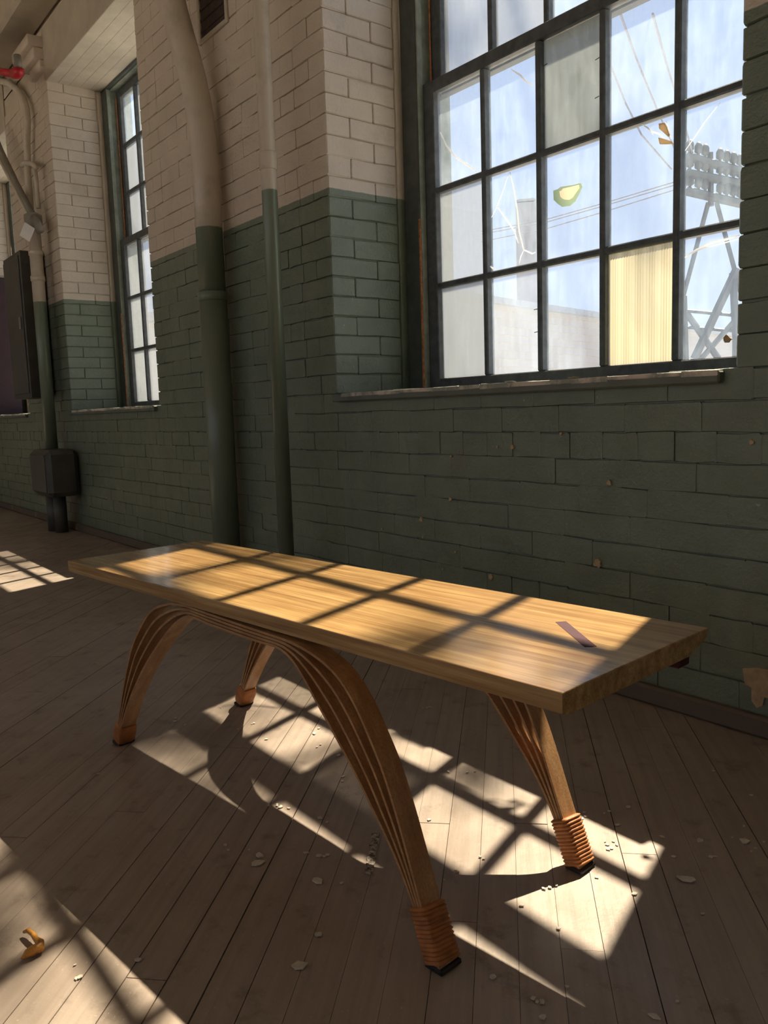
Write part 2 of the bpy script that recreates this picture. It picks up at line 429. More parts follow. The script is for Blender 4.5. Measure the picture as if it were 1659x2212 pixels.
# lintel beam over the windows and wall plate under the ceiling
LINT = plain('lintel_paint', (.5, .44, .35), .6, .15, 5, .3)
for n, (a, b_) in enumerate(OPEN[:3]):
    ZT = (2.96, 2.80, 2.80)[n]
    t_ = empty('trim_%d' % (n+1)); tag(t_, kind='structure', label='painted timber lintel above a window')
    MB().bbox(a-.02, b_+.02, -.004, .006, ZT, (3.115 if n == 0 else ZT+.3), .003).build('lintel_face', LINT, t_)
    for k in range(5):
        MB().bbox(a, b_, .002+k*.067, .002+k*.067+.0667, ZT, ZT+.019, .0010).build('soffit_plank', CREAMP, t_)
tp = MB(); tp.bbox(-8.3, -.5, -.2, .006, 3.12, 3.40, .02); tag(tp.build('trim_4', LINT), kind='structure', label='heavy timber plate along the top of the window wall')
for k, x in enumerate((-9.3, -6.2, -3.2, -.2, 2.8)):
    m = MB(); m.bbox(x-.13, x+.13, YB, -.201, 3.14, CEIL, .01); tag(m.build('trim_%d' % (5+k), LINT), kind='structure', label='ceiling beam')
# corbelled bricks at the head of the far pier
for k in range(4):
    MB().bbox(-5.62-.07*k, -5.463, -.004-.03*k, .1, 2.79+k*CH, 2.79+k*CH+BH, .007).build('brick', PAINT, wall_w, True)

# ------------------------------------------------------------------ floor
fl = MB(); fl.box(XL, XR, YB, .5, -.3, -.012); FBASE = plain('dark_subfloor', (.05, .038, .03), .8)
floor = fl.build('floor', FBASE); tag(floor, kind='structure', label='worn painted floor of narrow boards laid diagonally')
R = (-7.6, 1.6, -3.4, 0.0)
def clip(poly):
    for ax, val, sg in ((0, R[0], 1), (0, R[1], -1), (1, R[2], 1), (1, R[3], -1)):
        out = []
        for i in range(len(poly)):
            p, q = poly[i], poly[(i+1) % len(poly)]; dp = (p[ax]-val)*sg; dq = (q[ax]-val)*sg
            if dp >= 0: out.append(p)
            if (dp >= 0) != (dq >= 0):
                k = dp/(dp-dq); out.append((p[0]+(q[0]-p[0])*k, p[1]+(q[1]-p[1])*k))
        poly = out
        if len(poly) < 3: return []
    return poly
fa = math.radians(134.3); FD = Vector((math.cos(fa), math.sin(fa))); FN = Vector((FD.y, -FD.x))     # along boards / across
rf = random.Random(3); BWD = .0562
boards = []
n0 = -6.6
k = 0
while n0 + k*BWD < 1.3:
    a = n0+k*BWD; g = rf.choice((.0004, .0005, .0007, .0010, .0022)); s = -4.2 - rf.uniform(0, 1.6)
    while s < 6.5:
        L = rf.uniform(1.4, 3.0); e = s+L
        poly = [tuple(FD*s_ + FN*n_) for s_, n_ in ((s+.0008, a+g/2), (e-.0008, a+g/2), (e-.0008, a+BWD-g/2), (s+.0008, a+BWD-g/2))]
        # orientation must be ccw
        ar = sum(poly[i][0]*poly[(i+1) % 4][1]-poly[(i+1) % 4][0]*poly[i][1] for i in range(4))
        if ar < 0: poly = poly[::-1]
        pc = clip(poly)
        if len(pc) > 2:
            cx = sum(p[0] for p in pc)/len(pc); cy = sum(p[1] for p in pc)/len(pc); boards.append((pc, cx, cy))
        s = e
    k += 1
def bscore(b):
    best = 0
    for i in range(len(b[0])):
        for fr in (0, .25, .5, .75):
            p = b[0][i]; q_ = b[0][(i+1) % len(b[0])]
            q = project((p[0]+(q_[0]-p[0])*fr, p[1]+(q_[1]-p[1])*fr, 0))
            if q and -20 < q[0] < W_+20 and 1140 < q[1] < H_+20: best = max(best, 1/q[2])
    return best
boards.sort(key=bscore, reverse=True)
ff = MB(); nb = 0
for b in boards:
    z1 = rf.uniform(-.0006, .0006)
    if nb < 290 and bscore(b) > 0:
        MB().prism([(p[0]-b[1], p[1]-b[2]) for p in b[0]], -.012, 0).build('floorboard', FLOOR, floor, loc=(b[1], b[2], z1)); nb += 1
    else: ff.prism(b[0], -.012, z1)
tag(ff.build('floorboard_field', FLOOR, floor), kind='stuff')
m = MB()
m.box(XL, R[0], YB, 0, -.012, 0); m.box(R[1], XR, YB, 0, -.012, 0); m.box(R[0], R[1], YB, R[2], -.012, 0)
tag(m.build('floor_surround', FLOOR, floor), kind='stuff')
# split board strip full of crumbs
pA, pB = on_floor(812, 1800), on_floor(797, 1888)
dd = (pB-pA).normalized(); nn = Vector((-dd.y, dd.x, 0)); m = MB()
ol = []; N = 14
for i in range(N+1): ol.append(pA+(pB-pA)*(i/N) + nn*(.0065+rf.uniform(-.0025, .002)))
for i in range(N, -1, -1): ol.append(pA+(pB-pA)*(i/N) - nn*(.0065+rf.uniform(-.0025, .002)))
ar = sum(ol[i].x*ol[(i+1) % len(ol)].y-ol[(i+1) % len(ol)].x*ol[i].y for i in range(len(ol)))
if ar < 0: ol = ol[::-1]
m.prism([(p.x, p.y) for p in ol], -.002, .0012)
SPL = NT('crumb_filled_split'); _p = SPL.pos(); _c = SPL.ramp(SPL.noise(_p, 130, 4, .7), [(.38, (.06, .045, .035)), (.5, (.3, .26, .2)), (.62, (.6, .55, .45))])
m.build('split', SPL.bsdf(_c, .8, SPL.bump(SPL.noise(_p, 120, 4), .8, .004)), floor)

# baseboard strip
BBM = NT('worn_baseboard'); _p = BBM.pos(); _s = BBM.n('ShaderNodeSeparateXYZ'); BBM.l(_p, _s.inputs[0])
_c = BBM.mix(BBM.ramp(BBM.noise(_p, 7, 4, .6), [(.58, 0), (.66, .8)]), (.13, .10, .075), (.42, .33, .19))
m = MB(); m.bbox(XL, XR, -.022, .002, 0.001, .047, .006)
tag(m.build('baseboard_window_side', BBM.bsdf(_c, .6)), kind='structure')

# ------------------------------------------------------------------ windows
WTOP = {1: 2.96, 2: 2.81, 3: 2.81, 4: 2.81}
ZM = 1.845            # centre of meeting rail
def crack(pts, w, parent, y):
    t = MB(); t.tube([(x_, y, z_) for x_, z_ in pts], [w*.6]+[w]*(len(pts)-2)+[w*.5], 5); return t.build('crack', CRACK, parent)
def pane_mesh(w, h): return MB().box(0, w, 0, .003, 0, h).mesh('pane')
def make_window(n, a, b_, panes_lo, panes_up, label):
    Z_TOP = WTOP[n]
    wdw = empty('window_%d' % n, ((a+b_)/2, .335, Z_SILL)); tag(wdw, kind='structure', label=label)
    off = Vector(wdw.location)
    def bld(mb, name, mat, par=wdw, smooth=False):
        mb.v = [tuple(Vector(v)-off) for v in mb.v]; return mb.build(name, mat, par, smooth)
    CW = .084
    for side, x0, x1 in (('l', a, a+CW), ('r', b_-CW, b_)):
        bld(MB().bbox(x0, x1, .335, .358, Z_SILL, Z_TOP, .003), 'casing', FRAME)
        bld(MB().box(min(x0, x1)+.001, max(x0, x1)-.004, .358, .5, Z_SILL, Z_TOP), 'jamb', FRAME2)
        xe = x1 if side == 'l' else x0
        d = 1 if side == 'l' else -1
        bld(MB().bbox(min(xe, xe+d*.008), max(xe, xe+d*.008), .338, .362, Z_SILL, Z_TOP, .002), 'stop_bead', FRAME2)
        bld(MB().bbox(min(xe-d*.004, xe+d*.006), max(xe-d*.004, xe+d*.006), .332, .3385, Z_SILL, Z_SILL+.62, .002, .0008), 'stop_bead', RUST)
        bld(MB().tube([(xe+d*.013, .395, Z_SILL+.06+.1*i) for i in range(20)], .0035, 6), 'sash_chain', RUST)
    bld(MB().bbox(a, b_, .335, .36, Z_TOP-.02, Z_TOP-.001, .003), 'head_casing', FRAME)
    bld(MB().box(a, b_, .36, .5, Z_TOP-.025, Z_TOP-.001), 'head_jamb', FRAME2)
    sl_ = bld(MB().bbox(a-.0+.001, b_-.025, -.022, .34, Z_SILL-.028, Z_SILL-.001, .004), 'window_sill', SILLF)
    ch = MB()
    x = a+.06; rr = random.Random(n)
    while x < b_-.05:
        l = rr.uniform(.04, .16); e = min(x+l, b_-.028); ch.bbox(x, e, -.0235, .0, Z_SILL-.009-rr.uniform(0, .004), Z_SILL+.0008, .0015, .0008, rr); x = e
    ch.v = [tuple(Vector(v)-off) for v in ch.v]; ch.build('lit_chipped_edge', SILLM, sl_)  # chipped sill edge, its brightness from window light put into the colour
    bld(MB().box(a, b_, .34, .54, Z_SILL-.03, Z_SILL-.002), 'outer_sill', SILLM)
    X0, X1 = a+CW+.002, b_-CW-.002; ST = .056
    gx0, gx1 = X0+ST, X1-ST; NC = 5; pit = (gx1-gx0)/NC
    res = {}
    for which in ('lower', 'upper'):
        if which == 'lower': y0, y1, z0, z1, rb_, rt = .362, .398, Z_SILL+.002, ZM+.022, .044, .042
        else: y0, y1, z0, z1, rb_, rt = .402, .438, ZM-.022, Z_TOP-.027, .042, .045
        f = MB(); f.bbox(X0, gx0, y0, y1, z0, z1, .003); f.bbox(gx1, X1, y0, y1, z0, z1, .003)
        f.bbox(gx0, gx1, y0, y1, z0, z0+rb_, .003); f.bbox(gx0, gx1, y0, y1, z1-rt, z1, .003)
        sash = bld(f, which+'_sash', SASH)
        gz0, gz1 = z0+rb_, z1-rt; ph = (gz1-gz0)/3; gy = y0+.020
        MW = .021
        for c in range(1, NC):
            xx = gx0+c*pit; bld(MB().bbox(xx-MW/2, xx+MW/2, y0, y1, gz0, gz1, .004), 'muntin', SASH, sash)
        for r_ in range(1, 3):
            zz = gz0+r_*ph; bld(MB().bbox(gx0, gx1, y0+.002, y1-.002, zz-MW/2, zz+MW/2, .004), 'muntin', SASH, sash)
        tbl = panes_lo if which == 'lower' else panes_up
        for r_ in range(3):
            for c in range(NC):
                mat = tbl[r_][c]; px_, pz = gx0+c*pit+.002, gz1-(r_+1)*ph+.002; w, h = pit-.004, ph-.004
                if mat is YELLOW:
                    pm = MB(); N = 56; vs = []; 
                    for i in range(N+1):
                        yy = gy+.0018*math.sin(i*PI/1.0*.9+.4)
                        vs += [(px_+w*i/N, yy, pz), (px_+w*i/N, yy, pz+h)]
                    pm.add(vs, [(2*i, 2*i+2, 2*i+3, 2*i+1) for i in range(N)])
                    po = bld(pm, 'pane', mat, sash); tag(po, label='ribbed yellow fibreglass pane')
                else:
                    po = bld(MB().box(px_, px_+w, gy, gy+.003, pz, pz+h), 'pane', mat, sash)
        res[which] = (sash, gx0, gz0, pit, ph, gy, off)
    return wdw, res
lo1 = [[CLEAR2, CLEAR, GREYG, CLEAR2, CLEAR], [FROST2, CLEAR, CLEAR, CLEAR, CLEAR], [FROST, CLEAR2, CLEAR, YELLOW, CLEAR]]
up1 = [[CLEAR, CLEAR, CLEAR2, CLEAR, CLEAR], [CLEAR2, CLEAR, CLEAR, CLEAR, CLEAR2], [FROST2, FROST2, CLEAR2, CLEAR, CLEAR]]
w1, r1 = make_window(1, -2.432, -.938, lo1, up1, 'tall multi-pane sash window beside the bench with cracked and patched panes')
F5 = [[FROST2, FROST2, CLEAR2, CLEAR2, CLEAR2]]*3
w2, r2 = make_window(2, -5.461, -4.03, F5, [[CLEAR2, FROST2, CLEAR, CLEAR, CLEAR], [FROST, FROST2, CLEAR, CLEAR, CLEAR], [FROST, FROST2, CLEAR, CLEAR, CLEAR]], 'narrow-looking sash window seen at a slant in the far bay')
w3, r3 = make_window(3, -7.93, -6.5, [[CLEAR2]*5]*3, [[CLEAR2]*5]*3, 'far sash window at the left edge')
w4, r4 = make_window(4, .6, 2.09, [[CLEAR2]*5]*3, [[CLEAR2]*5]*3, 'unseen sash window added beyond the right edge to let in light')  # fourth window is unseen, added for the room's ambient light
# damage to the panes of the large window
sash, gx0, gz0, pit, ph, gy, off = r1['lower']
def wp(px, py): 
    P = on_wall(px, py, gy-.002)-off; return (P.x, P.z)
yl = gy-.003-off.y
def crk(pts, w): crack([wp(*p) for p in pts], w, sash, yl)
crk([(952, 286), (965, 315), (985, 340), (1012, 358), (1030, 372)], .0035)
crk([(1105, 150), (1125, 163), (1135, 175), (1151, 184)], .003)
crk([(1062, 470), (1075, 445), (1090, 405), (1100, 372)], .0012)
crk([(1102, 372), (1112, 415), (1118, 455), (1122, 500), (1132, 540), (1150, 548), (1157, 545)], .0025)
crk([(1073, 445), (1095, 475), (1112, 500), (1120, 525)], .0028)
crk([(1132, 540), (1125, 555), (1122, 570)], .0018)
crk([(1055, 572), (1066, 580), (1070, 588)], .003)
crk([(1480, 326), (1500, 298), (1522, 265), (1556, 222)], .0015)
crk([(1480, 556), (1505, 540), (1540, 524), (1570, 517), (1598, 508)], .0032)
crk([(1485, 550), (1520, 536), (1560, 526), (1598, 516)], .0018)
crk([(1392, 272), (1410, 285), (1425, 290), (1436, 300)], .0025)
crk([(1440, 262), (1446, 285), (1450, 300)], .002)
crk([(1385, 268), (1400, 276), (1412, 292)], .0015)
# piece of torn tape on one pane, gum on another
def patch(name, pts, mat, thick=.004, dy=0.0):
    q = [wp(*p) for p in pts]; ar = sum(q[i][0]*q[(i+1) % len(q)][1]-q[(i+1) % len(q)][0]*q[i][1] for i in range(len(q)))
    if ar < 0: q = q[::-1]
    m = MB(); m.prism(q, 0, thick, lambda x, y, z: (x, yl-z-dy, y)); return m.build(name, mat, sash)
TAPE = mat_glass('dirty_green_tape', .97, dcol=(.2, .26, .16), streak=.02, gl=.02); GUM = mat_glass('orange_brown_gum', .97, dcol=(.55, .44, .29), streak=.02, gl=.02)
ring = [wp(*p) for p in [(1196, 412), (1205, 409), (1212, 404), (1238, 400), (1256, 396), (1259, 404), (1252, 420), (1244, 435), (1232, 445), (1215, 447), (1205, 440), (1197, 432)]]
cx_, cz_ = wp(1230, 416); inn = [(cx_+(x-cx_)*f, cz_+(z-cz_)*f) for (x, z), f in zip(ring, (.6, .62, .7, .8, .85, .8, .66, .6, .55, .5, .55, .55))]; n = len(ring)
m = MB(); m.add([(x, yl-.001, z) for x, z in ring]+[(x, yl-.002, z) for x, z in inn], [(i, (i+1) % n, n+(i+1) % n, n+i) for i in range(n)]); m.build('tape_patch', TAPE, sash)
m = MB(); m.add([(x, yl-.002, z) for x, z in inn], [tuple(range(n))]); m.build('tape_patch', GUM, sash)
patch('gum_blob', [(1426, 268), (1437, 266), (1442, 275), (1448, 292), (1446, 296), (1434, 285), (1427, 279)], GUM, .006)
patch('gum_blob', [(1425, 298), (1438, 301), (1452, 306), (1456, 311), (1440, 312), (1428, 312)], GUM, .006)
# nails holding the glass
for p in [(1058, 601), (1157, 669), (1158, 718), (1178, 142), (1289, 212), (1290, 129)]:
    a = wp(*p); MB().tube([(a[0]-.004, yl-.002, a[1]), (a[0]+.012, yl-.004, a[1]+.001)], .0012, 6).build('glazing_nail', BLACK, sash)

# ------------------------------------------------------------------ bench
BC = Vector((-1.237, -.886, 0)); BA = math.radians(5.99)
bench = empty('bench', BC, BA)
tag(bench, 'long ash wood bench with arched laminated legs on the floorboards', 'bench')
TT, TH = .41, .028
HL, HW = .653, .174
prof = [(-HW, TT), (-HW, TT-TH+.004), (-HW+.012, TT-TH), (HW-.055, TT-TH), (HW-.004, TT-.012), (HW, TT-.006), (HW, TT)]
top = MB(); n = len(prof)
vs = [(-HL, v, z) for v, z in prof] + [(HL, v, z) for v, z in prof]
top.add(vs, [tuple(range(n))[::-1] if False else tuple(range(n)), tuple(range(n, 2*n))[::-1]] + [(i, n+i, n+(i+1) % n, (i+1) % n) for i in range(n)])
tm = top.mesh('seat_top')
import bmesh
bm = bmesh.new(); bm.from_mesh(tm); bmesh.ops.recalc_face_normals(bm, faces=bm.faces)
bmesh.ops.bevel(bm, geom=[e for e in bm.edges if all(abs(v.co.z-TT) < 1e-5 for v in e.verts)], offset=.0015, segments=2, affect='EDGES', profile=.5)
bm.to_mesh(tm); bm.free()
seat = link('seat_top', tm, ASH, bench)
q = [(.477, .067), (.4865, .0795), (.5875, -.001), (.577, -.0125)]
m = MB(); ar = sum(q[i][0]*q[(i+1) % 4][1]-q[(i+1) % 4][0]*q[i][1] for i in range(4))
if ar < 0: q = q[::-1]
m.prism(q, TT-.004, TT+.0004); tag(m.build('inlay', PURPLE, seat), label='dark purple wood inlay bar')
MB().bbox(HL-.05, HL-.004, HW-.075, HW-.045, TT-TH-.014, TT-TH+.004, .002).build('end_key', PURPLE, seat)

def resample(pts, N):
    d = [0]
    for i in range(1, len(pts)): d.append(d[-1]+math.dist(pts[i], pts[i-1]))
    # catmull-rom dense
    out = []
    dense = []
    for i in range(len(pts)-1):
        p0 = pts[max(i-1, 0)]; p1 = pts[i]; p2 = pts[i+1]; p3 = pts[min(i+2, len(pts)-1)]
        for s in range(12):
            t = s/12; dense.append(tuple(.5*((2*b)+(-a+c)*t+(2*a-5*b+4*c-d_)*t*t+(-a+3*b-3*c+d_)*t**3) for a, b, c, d_ in zip(p0, p1, p2, p3)))
    dense.append(pts[-1])
    d = [0]
    for i in range(1, len(dense)): d.append(d[-1]+math.dist(dense[i], dense[i-1]))
    j = 0
    for k in range(N+1):
        T = d[-1]*k/N
        while j < len(d)-2 and d[j+1] < T: j += 1
        f = (T-d[j])/max(1e-9, d[j+1]-d[j]); out.append(tuple(a+(b-a)*f for a, b in zip(dense[j], dense[j+1])))
    return out
UC = -.04
RO = [(UC, .3805), (.1, .3805), (.19, .380), (.25, .374), (.295, .359), (.33, .330), (.357, .294), (.385, .25), (.407, .2), (.425, .15), (.4425, .10), (.462, .05), (.482, .006)]
RI = [(UC, .357), (.06, .3575), (.11, .3595), (.14, .3585), (.17, .346), (.197, .322), (.228, .288), (.262, .256), (.293, .228), (.324, .1985), (.354, .168), (.384, .138), (.412, .103), (.438, .058), (.458, .006)]
LO = [(UC, .3805), (-.13, .3805), (-.2, .380), (-.252, .374), (-.316, .356), (-.366, .322), (-.428, .260), (-.463, .204), (-.49, .151), (-.522, .08), (-.560, .006)]
LI = [(UC, .357), (-.09, .3575), (-.13, .359), (-.16, .357), (-.21, .333), (-.285, .275), (-.35, .222), (-.405, .172), (-.463, .112), (-.505, .060), (-.525, .03), (-.536, .006)]
NS = 44; LWD = .034; LTH = .0042
def strip(path, vfun, hw, ht):
    m = MB(); n_ = len(path); vs = []
    for i, (u, z) in enumerate(path):
        a = path[max(i-1, 0)]; b = path[min(i+1, n_-1)]; tx, tz = b[0]-a[0], b[1]-a[1]; l = math.hypot(tx, tz); nx, nz = -tz/l, tx/l
        v = vfun(u)
        for sv, sn in ((-1, -1), (1, -1), (1, 1), (-1, 1)): vs.append((u+nx*sn*ht, v+sv*hw, z+nz*sn*ht))
    fs = []
    for i in range(n_-1):
        for k in range(4): fs.append((i*4+k, i*4+(k+1) % 4, i*4+4+(k+1) % 4, i*4+4+k))
    fs += [(3, 2, 1, 0), tuple((n_-1)*4+k for k in range(4))]
    m.add(vs, fs); me = m.mesh('strip')
    bm = bmesh.new(); bm.from_mesh(me); bmesh.ops.recalc_face_normals(bm, faces=bm.faces); bm.to_mesh(me); bm.free()
    smooth_angle(me, 40); return me
def wrap(pc, vfun, hw, hn, s0, s1, rings, rnd):
    """loft a rounded-rectangle sleeve along the centre path between fractions s0..s1"""
    m = MB(); N = rings*4 if rings else 10; vs = []; K = 12
    for j in range(N+1):
        f = s0+(s1-s0)*j/N; i = min(int(f*(len(pc)-1)), len(pc)-2); t = f*(len(pc)-1)-i
        u = pc[i][0]+(pc[i+1][0]-pc[i][0])*t; z = pc[i][1]+(pc[i+1][1]-pc[i][1])*t
        tx, tz = pc[i+1][0]-pc[i][0], pc[i+1][1]-pc[i][1]; l = math.hypot(tx, tz); tx /= l; tz /= l; nx, nz = -tz, tx
        b = (.0018*abs(math.sin(PI*j/4)) if rings else .0015*math.sin(PI*j/N)) + rnd.uniform(-.0003, .0003)
        if j in (0, N): b -= .0015
        for k in range(K):
            a = 2*PI*(k+.5)/K; ca, sa = math.cos(a), math.sin(a)
            e = .35; cx = math.copysign(abs(ca)**e, ca); cy = math.copysign(abs(sa)**e, sa)
            tilt = .0018*cx if rings else 0
            vs.append((u+nx*cy*(hn+.003+b)+tx*tilt, vfun(u)+cx*(hw+.003+b), z+nz*cy*(hn+.003+b)+tz*tilt))
    fs = []
    for j in range(N):
        for k in range(K): fs.append((j*K+k, j*K+(k+1) % K, j*K+K+(k+1) % K, j*K+K+k))
    fs += [tuple(range(K)), tuple(N*K+k for k in range(K))]
    m.add(vs, fs); me = m.mesh('wrap'); bm = bmesh.new(); bm.from_mesh(me); bmesh.ops.recalc_face_normals(bm, faces=bm.faces); bm.to_mesh(me); bm.free()
    smooth_angle(me, 50); return me
rl = random.Random(9)
for side, vf in (('near', lambda u: -.153-.054*u), ('far', lambda u: .166-.057*u)):
    for end, po, pi_ in (('r', RO, RI), ('l', LO, LI)):
        A, B = resample(po, NS), resample(pi_, NS); leg = None
        for i in range(4):
            f = (i+.5)/4
            path = [((1-f)*a[0]+f*b[0], (1-f)*a[1]+f*b[1]) for a, b in zip(A, B)]
            me = strip(path, vf, LWD/2, LTH/2)
            if i == 0: leg = link('leg', me, LAM, bench)
            else: link('lamination', me, LAM, leg)
        pc = [((a[0]+b[0])/2, (a[1]+b[1])/2) for a, b in zip(A, B)]
        if end == 'r':
            me = wrap(pc, vf, LWD/2, .0125, .895, .998, 13, rl); o = link('cord_wrap', me, LEATHER, leg); tag(o, label='orange-brown cord wound around the foot')
        else:
            me = wrap(pc, vf, LWD/2, .0125, .922, .998, 0, rl); o = link('leather_cuff', me, LEATHER, leg); tag(o, label='smooth tan leather cuff around the foot')
        fu = pc[-1][0]; m = MB(); m.bbox(fu-.0155, fu+.0155, vf(fu)-LWD/2-.003, vf(fu)+LWD/2+.003, 0.0008, .0085, .002); m.build('foot_pad', BLACK, leg)

# ------------------------------------------------------------------ pipes on the window wall
def arc_path(pts, r=.12, n=8):
    pts = [Vector(p) for p in pts]; out = [pts[0]]
    for i in range(1, len(pts)-1):
        a = (pts[i-1]-pts[i]).normalized(); b = (pts[i+1]-pts[i]).normalized()
        p, q = pts[i]+a*r, pts[i]+b*r
        for k in range(n+1):
            t = k/n; out.append(p*(1-t)**2+pts[i]*2*t*(1-t)+q*t*t)
    out.append(pts[-1]); return out
fp = empty('standpipe', (-3.208, -.075, 0)); tag(fp, 'fat round standpipe on the pier, cream above green, bending out at the top', 'pipe')
m = MB(); m.tube([(0, 0, .001), (0, 0, .6), (0, 0, 1.21)], .058, 28); m.build('lower_pipe', PIPE, fp, True)
m = MB(); m.tube(arc_path([(0, 0, 1.2), (0, 0, 1.95), (-.1, -.09, 2.5), (-.12, -.10, 3.11)], .22), .055, 28); m.build('upper_pipe', PIPE, fp, True)
m = MB(); m.tube([(0, 0, 1.195), (0, 0, 1.2), (0, 0, 1.228), (0, 0, 1.233)], [.058, .062, .062, .056], 28); m.build('collar', PIPE, fp, True)
tp_ = empty('riser_pipe', (-2.575, -.15, 0)); tag(tp_, 'slim vertical pipe nearest the window, cream above green, with a coupling', 'pipe')
m = MB(); m.tube([(0, 0, .001), (0, 0, 1.6), (0, 0, 3.1)], .0275, 24); m.build('pipe_run', PIPE, tp_, True)
m = MB(); m.tube([(0, 0, 1.556), (0, 0, 1.559), (0, 0, 1.613), (0, 0, 1.616)], [.0275, .0315, .0315, .0275], 24); m.build('coupling', PIPE, tp_, True)
m = MB(); m.tube([(0, 0, 2.62), (0, 0, 2.68)], .032, 24); m.build('coupling', PIPE, tp_, True)
# rusty vent in the wall behind the standpipe
vt = empty('wall_vent', (-3.2, -.004, 2.42)); tag(vt, 'dark rusted vent plate behind the top of the fat standpipe', 'vent')
DRUST = plain('dark_rust', (.055, .032, .026), .8, .5, 30, .5)
MB().bbox(-.12, .1, 0, .012, -.14, .22, .004).build('plate', DRUST, vt)
fm = MB()
fm.bbox(-.14, -.12, -.006, .008, -.16, .24, .003); fm.bbox(.1, .12, -.006, .008, -.16, .24, .003); fm.bbox(-.12, .1, -.006, .008, -.16, -.14, .003); fm.bbox(-.12, .1, -.006, .008, .22, .24, .003)
fm.build('frame', LINT, vt)
for k in range(8): MB().bbox(-.118, .098, -.004, .006, -.12+k*.042, -.108+k*.042, .002).build('slat', DRUST, vt)

# ------------------------------------------------------------------ far-left services
ep = empty('electrical_panel', (-5.98, -.012, .88)); tag(ep, 'tall dark electrical panel on the far pier beside the second window', 'electrical box')
MB().bbox(-.22, .2, -.15, 0, 0, .95, .006).build('body', DARKM, ep)
MB().bbox(-.2, .18, -.158, -.15, .03, .92, .003).build('door', DARKM, ep)
MB().bbox(.13, .16, -.17, -.158, .45, .53, .003).build('latch', GREYM, ep)
rs = empty('service_riser', (-5.66, -.09, 0)); tag(rs, 'far vertical service pipe beside the electrical panel, cream above green', 'pipe')
m = MB(); m.tube([(0, 0, .542), (0, 0, 1.2), (0, 0, 1.95)], .04, 18); m.build('pipe_run', PIPE, rs, True)
for z in (1.62, 1.78): MB().tube([(0, 0, z), (0, 0, z+.03)], .045, 18).build('coupling', PIPE, rs, True)
MB().tube([(0, 0, 1.95), (0, 0, 1.97), (0, 0, 2.03), (0, 0, 2.05)], [.04, .055, .055, .02], 16).build('cap', GREYM, rs, True)
jb = empty('junction_box', (-5.55, -.012, .24)); tag(jb, 'squat dark box low on the far wall below the service pipe', 'electrical box')
MB().bbox(-.2, .19, -.2, 0, 0, .3, .03).build('body', DARKM, jb)
MB().bbox(-.17, .16, -.206, -.199, .03, .27, .004).build('cover', DARKM, jb)
MB().tube([(-.06, -.1, .0), (-.06, -.1, -.238)], .055, 16).build('stub_pipe', DARKM, jb, True)
MB().tube([(.05, -.1, .0), (.05, -.1, -.238)], .04, 16).build('stub_pipe', DARKM, jb, True)
CY = -.045
def wl(px, py, y=CY): P = on_wall(px, py, y); return (P.x, P.y, P.z)
co_ = empty('conduit', (0, 0, 0)); tag(co_, 'cream conduit curving over from the left edge and down the far pier', 'conduit')
cpts = [wl(-25, 172), wl(5, 176), wl(22, 182), wl(38, 195), wl(50, 212), wl(57, 235), wl(59, 262), wl(58, 300), wl(60, 380), wl(66, 452)]
MB().tube(cpts, .022, 12).build('conduit_run', CREAMP, co_, True)
MB().tube([wl(47, 357, -.06), wl(55, 352, -.065), wl(70, 354, -.065), wl(78, 362, -.06)], .016, 10).build('clamp', CREAMP, co_, True)
MB().tube([wl(75, 362, -.055), wl(79, 400, -.055), wl(83, 450, -.055)], .014, 10).build('drop_tube', CREAMP, co_, True)
st = empty('strut_rod', (0, 0, 0)); tag(st, 'slanting grey metal rod reaching to the top of the far service pipe', 'rod')
MB().tube([wl(-20, 270, -.12), wl(0, 322, -.12), wl(36, 398, -.1), wl(84, 488, -.09)], .02, 12).build('rod', GREYM, st, True)
MB().tube([wl(-5, 335, -.11), wl(30, 405, -.09), wl(60, 462, -.08)], .012, 10).build('brace', CREAMP, st, True)
MB().tube([wl(74, 468, -.09), wl(87, 497, -.09)], .025, 12).build('joint', GREYM, st, True)
P = Vector(wl(59, 501, -.16)); tg = empty('paper_tag', P); tag(tg, 'white square paper tag hanging below the slanting rod', 'tag')
m = MB(); m.prism([(-.055, -.02), (.01, -.06), (.055, .018), (-.01, .06)], 0, .004, lambda x, y, z: Matrix.Rotation(.9, 3, 'Z') @ Vector((x*.9, -z, y)))
m.build('sheet', plain('white_paper', (.8, .78, .76), .6, .05), tg)
MB().tube([Vector((.004, -.006, .055)), Vector(wl(76, 474, -.1))-P], .0025, 6).build('string', GREYM, tg)
rp_ = empty('sprinkler_pipe', (0, 0, 0)); tag(rp_, 'red sprinkler pipe with an elbow at the upper left edge', 'pipe')
RED = plain('red_paint', (.5, .02, .03), .4, .15)
MB().tube([wl(-20, 152, -.2), wl(36, 160, -.2)], .022, 14).build('pipe_run', RED, rp_, True)
MB().tube([wl(30, 159, -.2), wl(37, 159, -.2), wl(40, 156, -.2), wl(40, 146, -.2)], .03, 14).build('elbow', RED, rp_, True)
MB().tube([wl(40, 146, -.2), wl(37, 120, -.2)], .022, 12).build('nipple', GREYM, rp_, True)
mp = MB(); mp.bbox(-7.88, -7.84, .02, .3, Z_SILL, 1.98, .01); tag(mp.build('maroon_board', plain('maroon_paint', (.03, .006, .012), .5)), 'dark maroon board standing in the far left window bay', 'board')

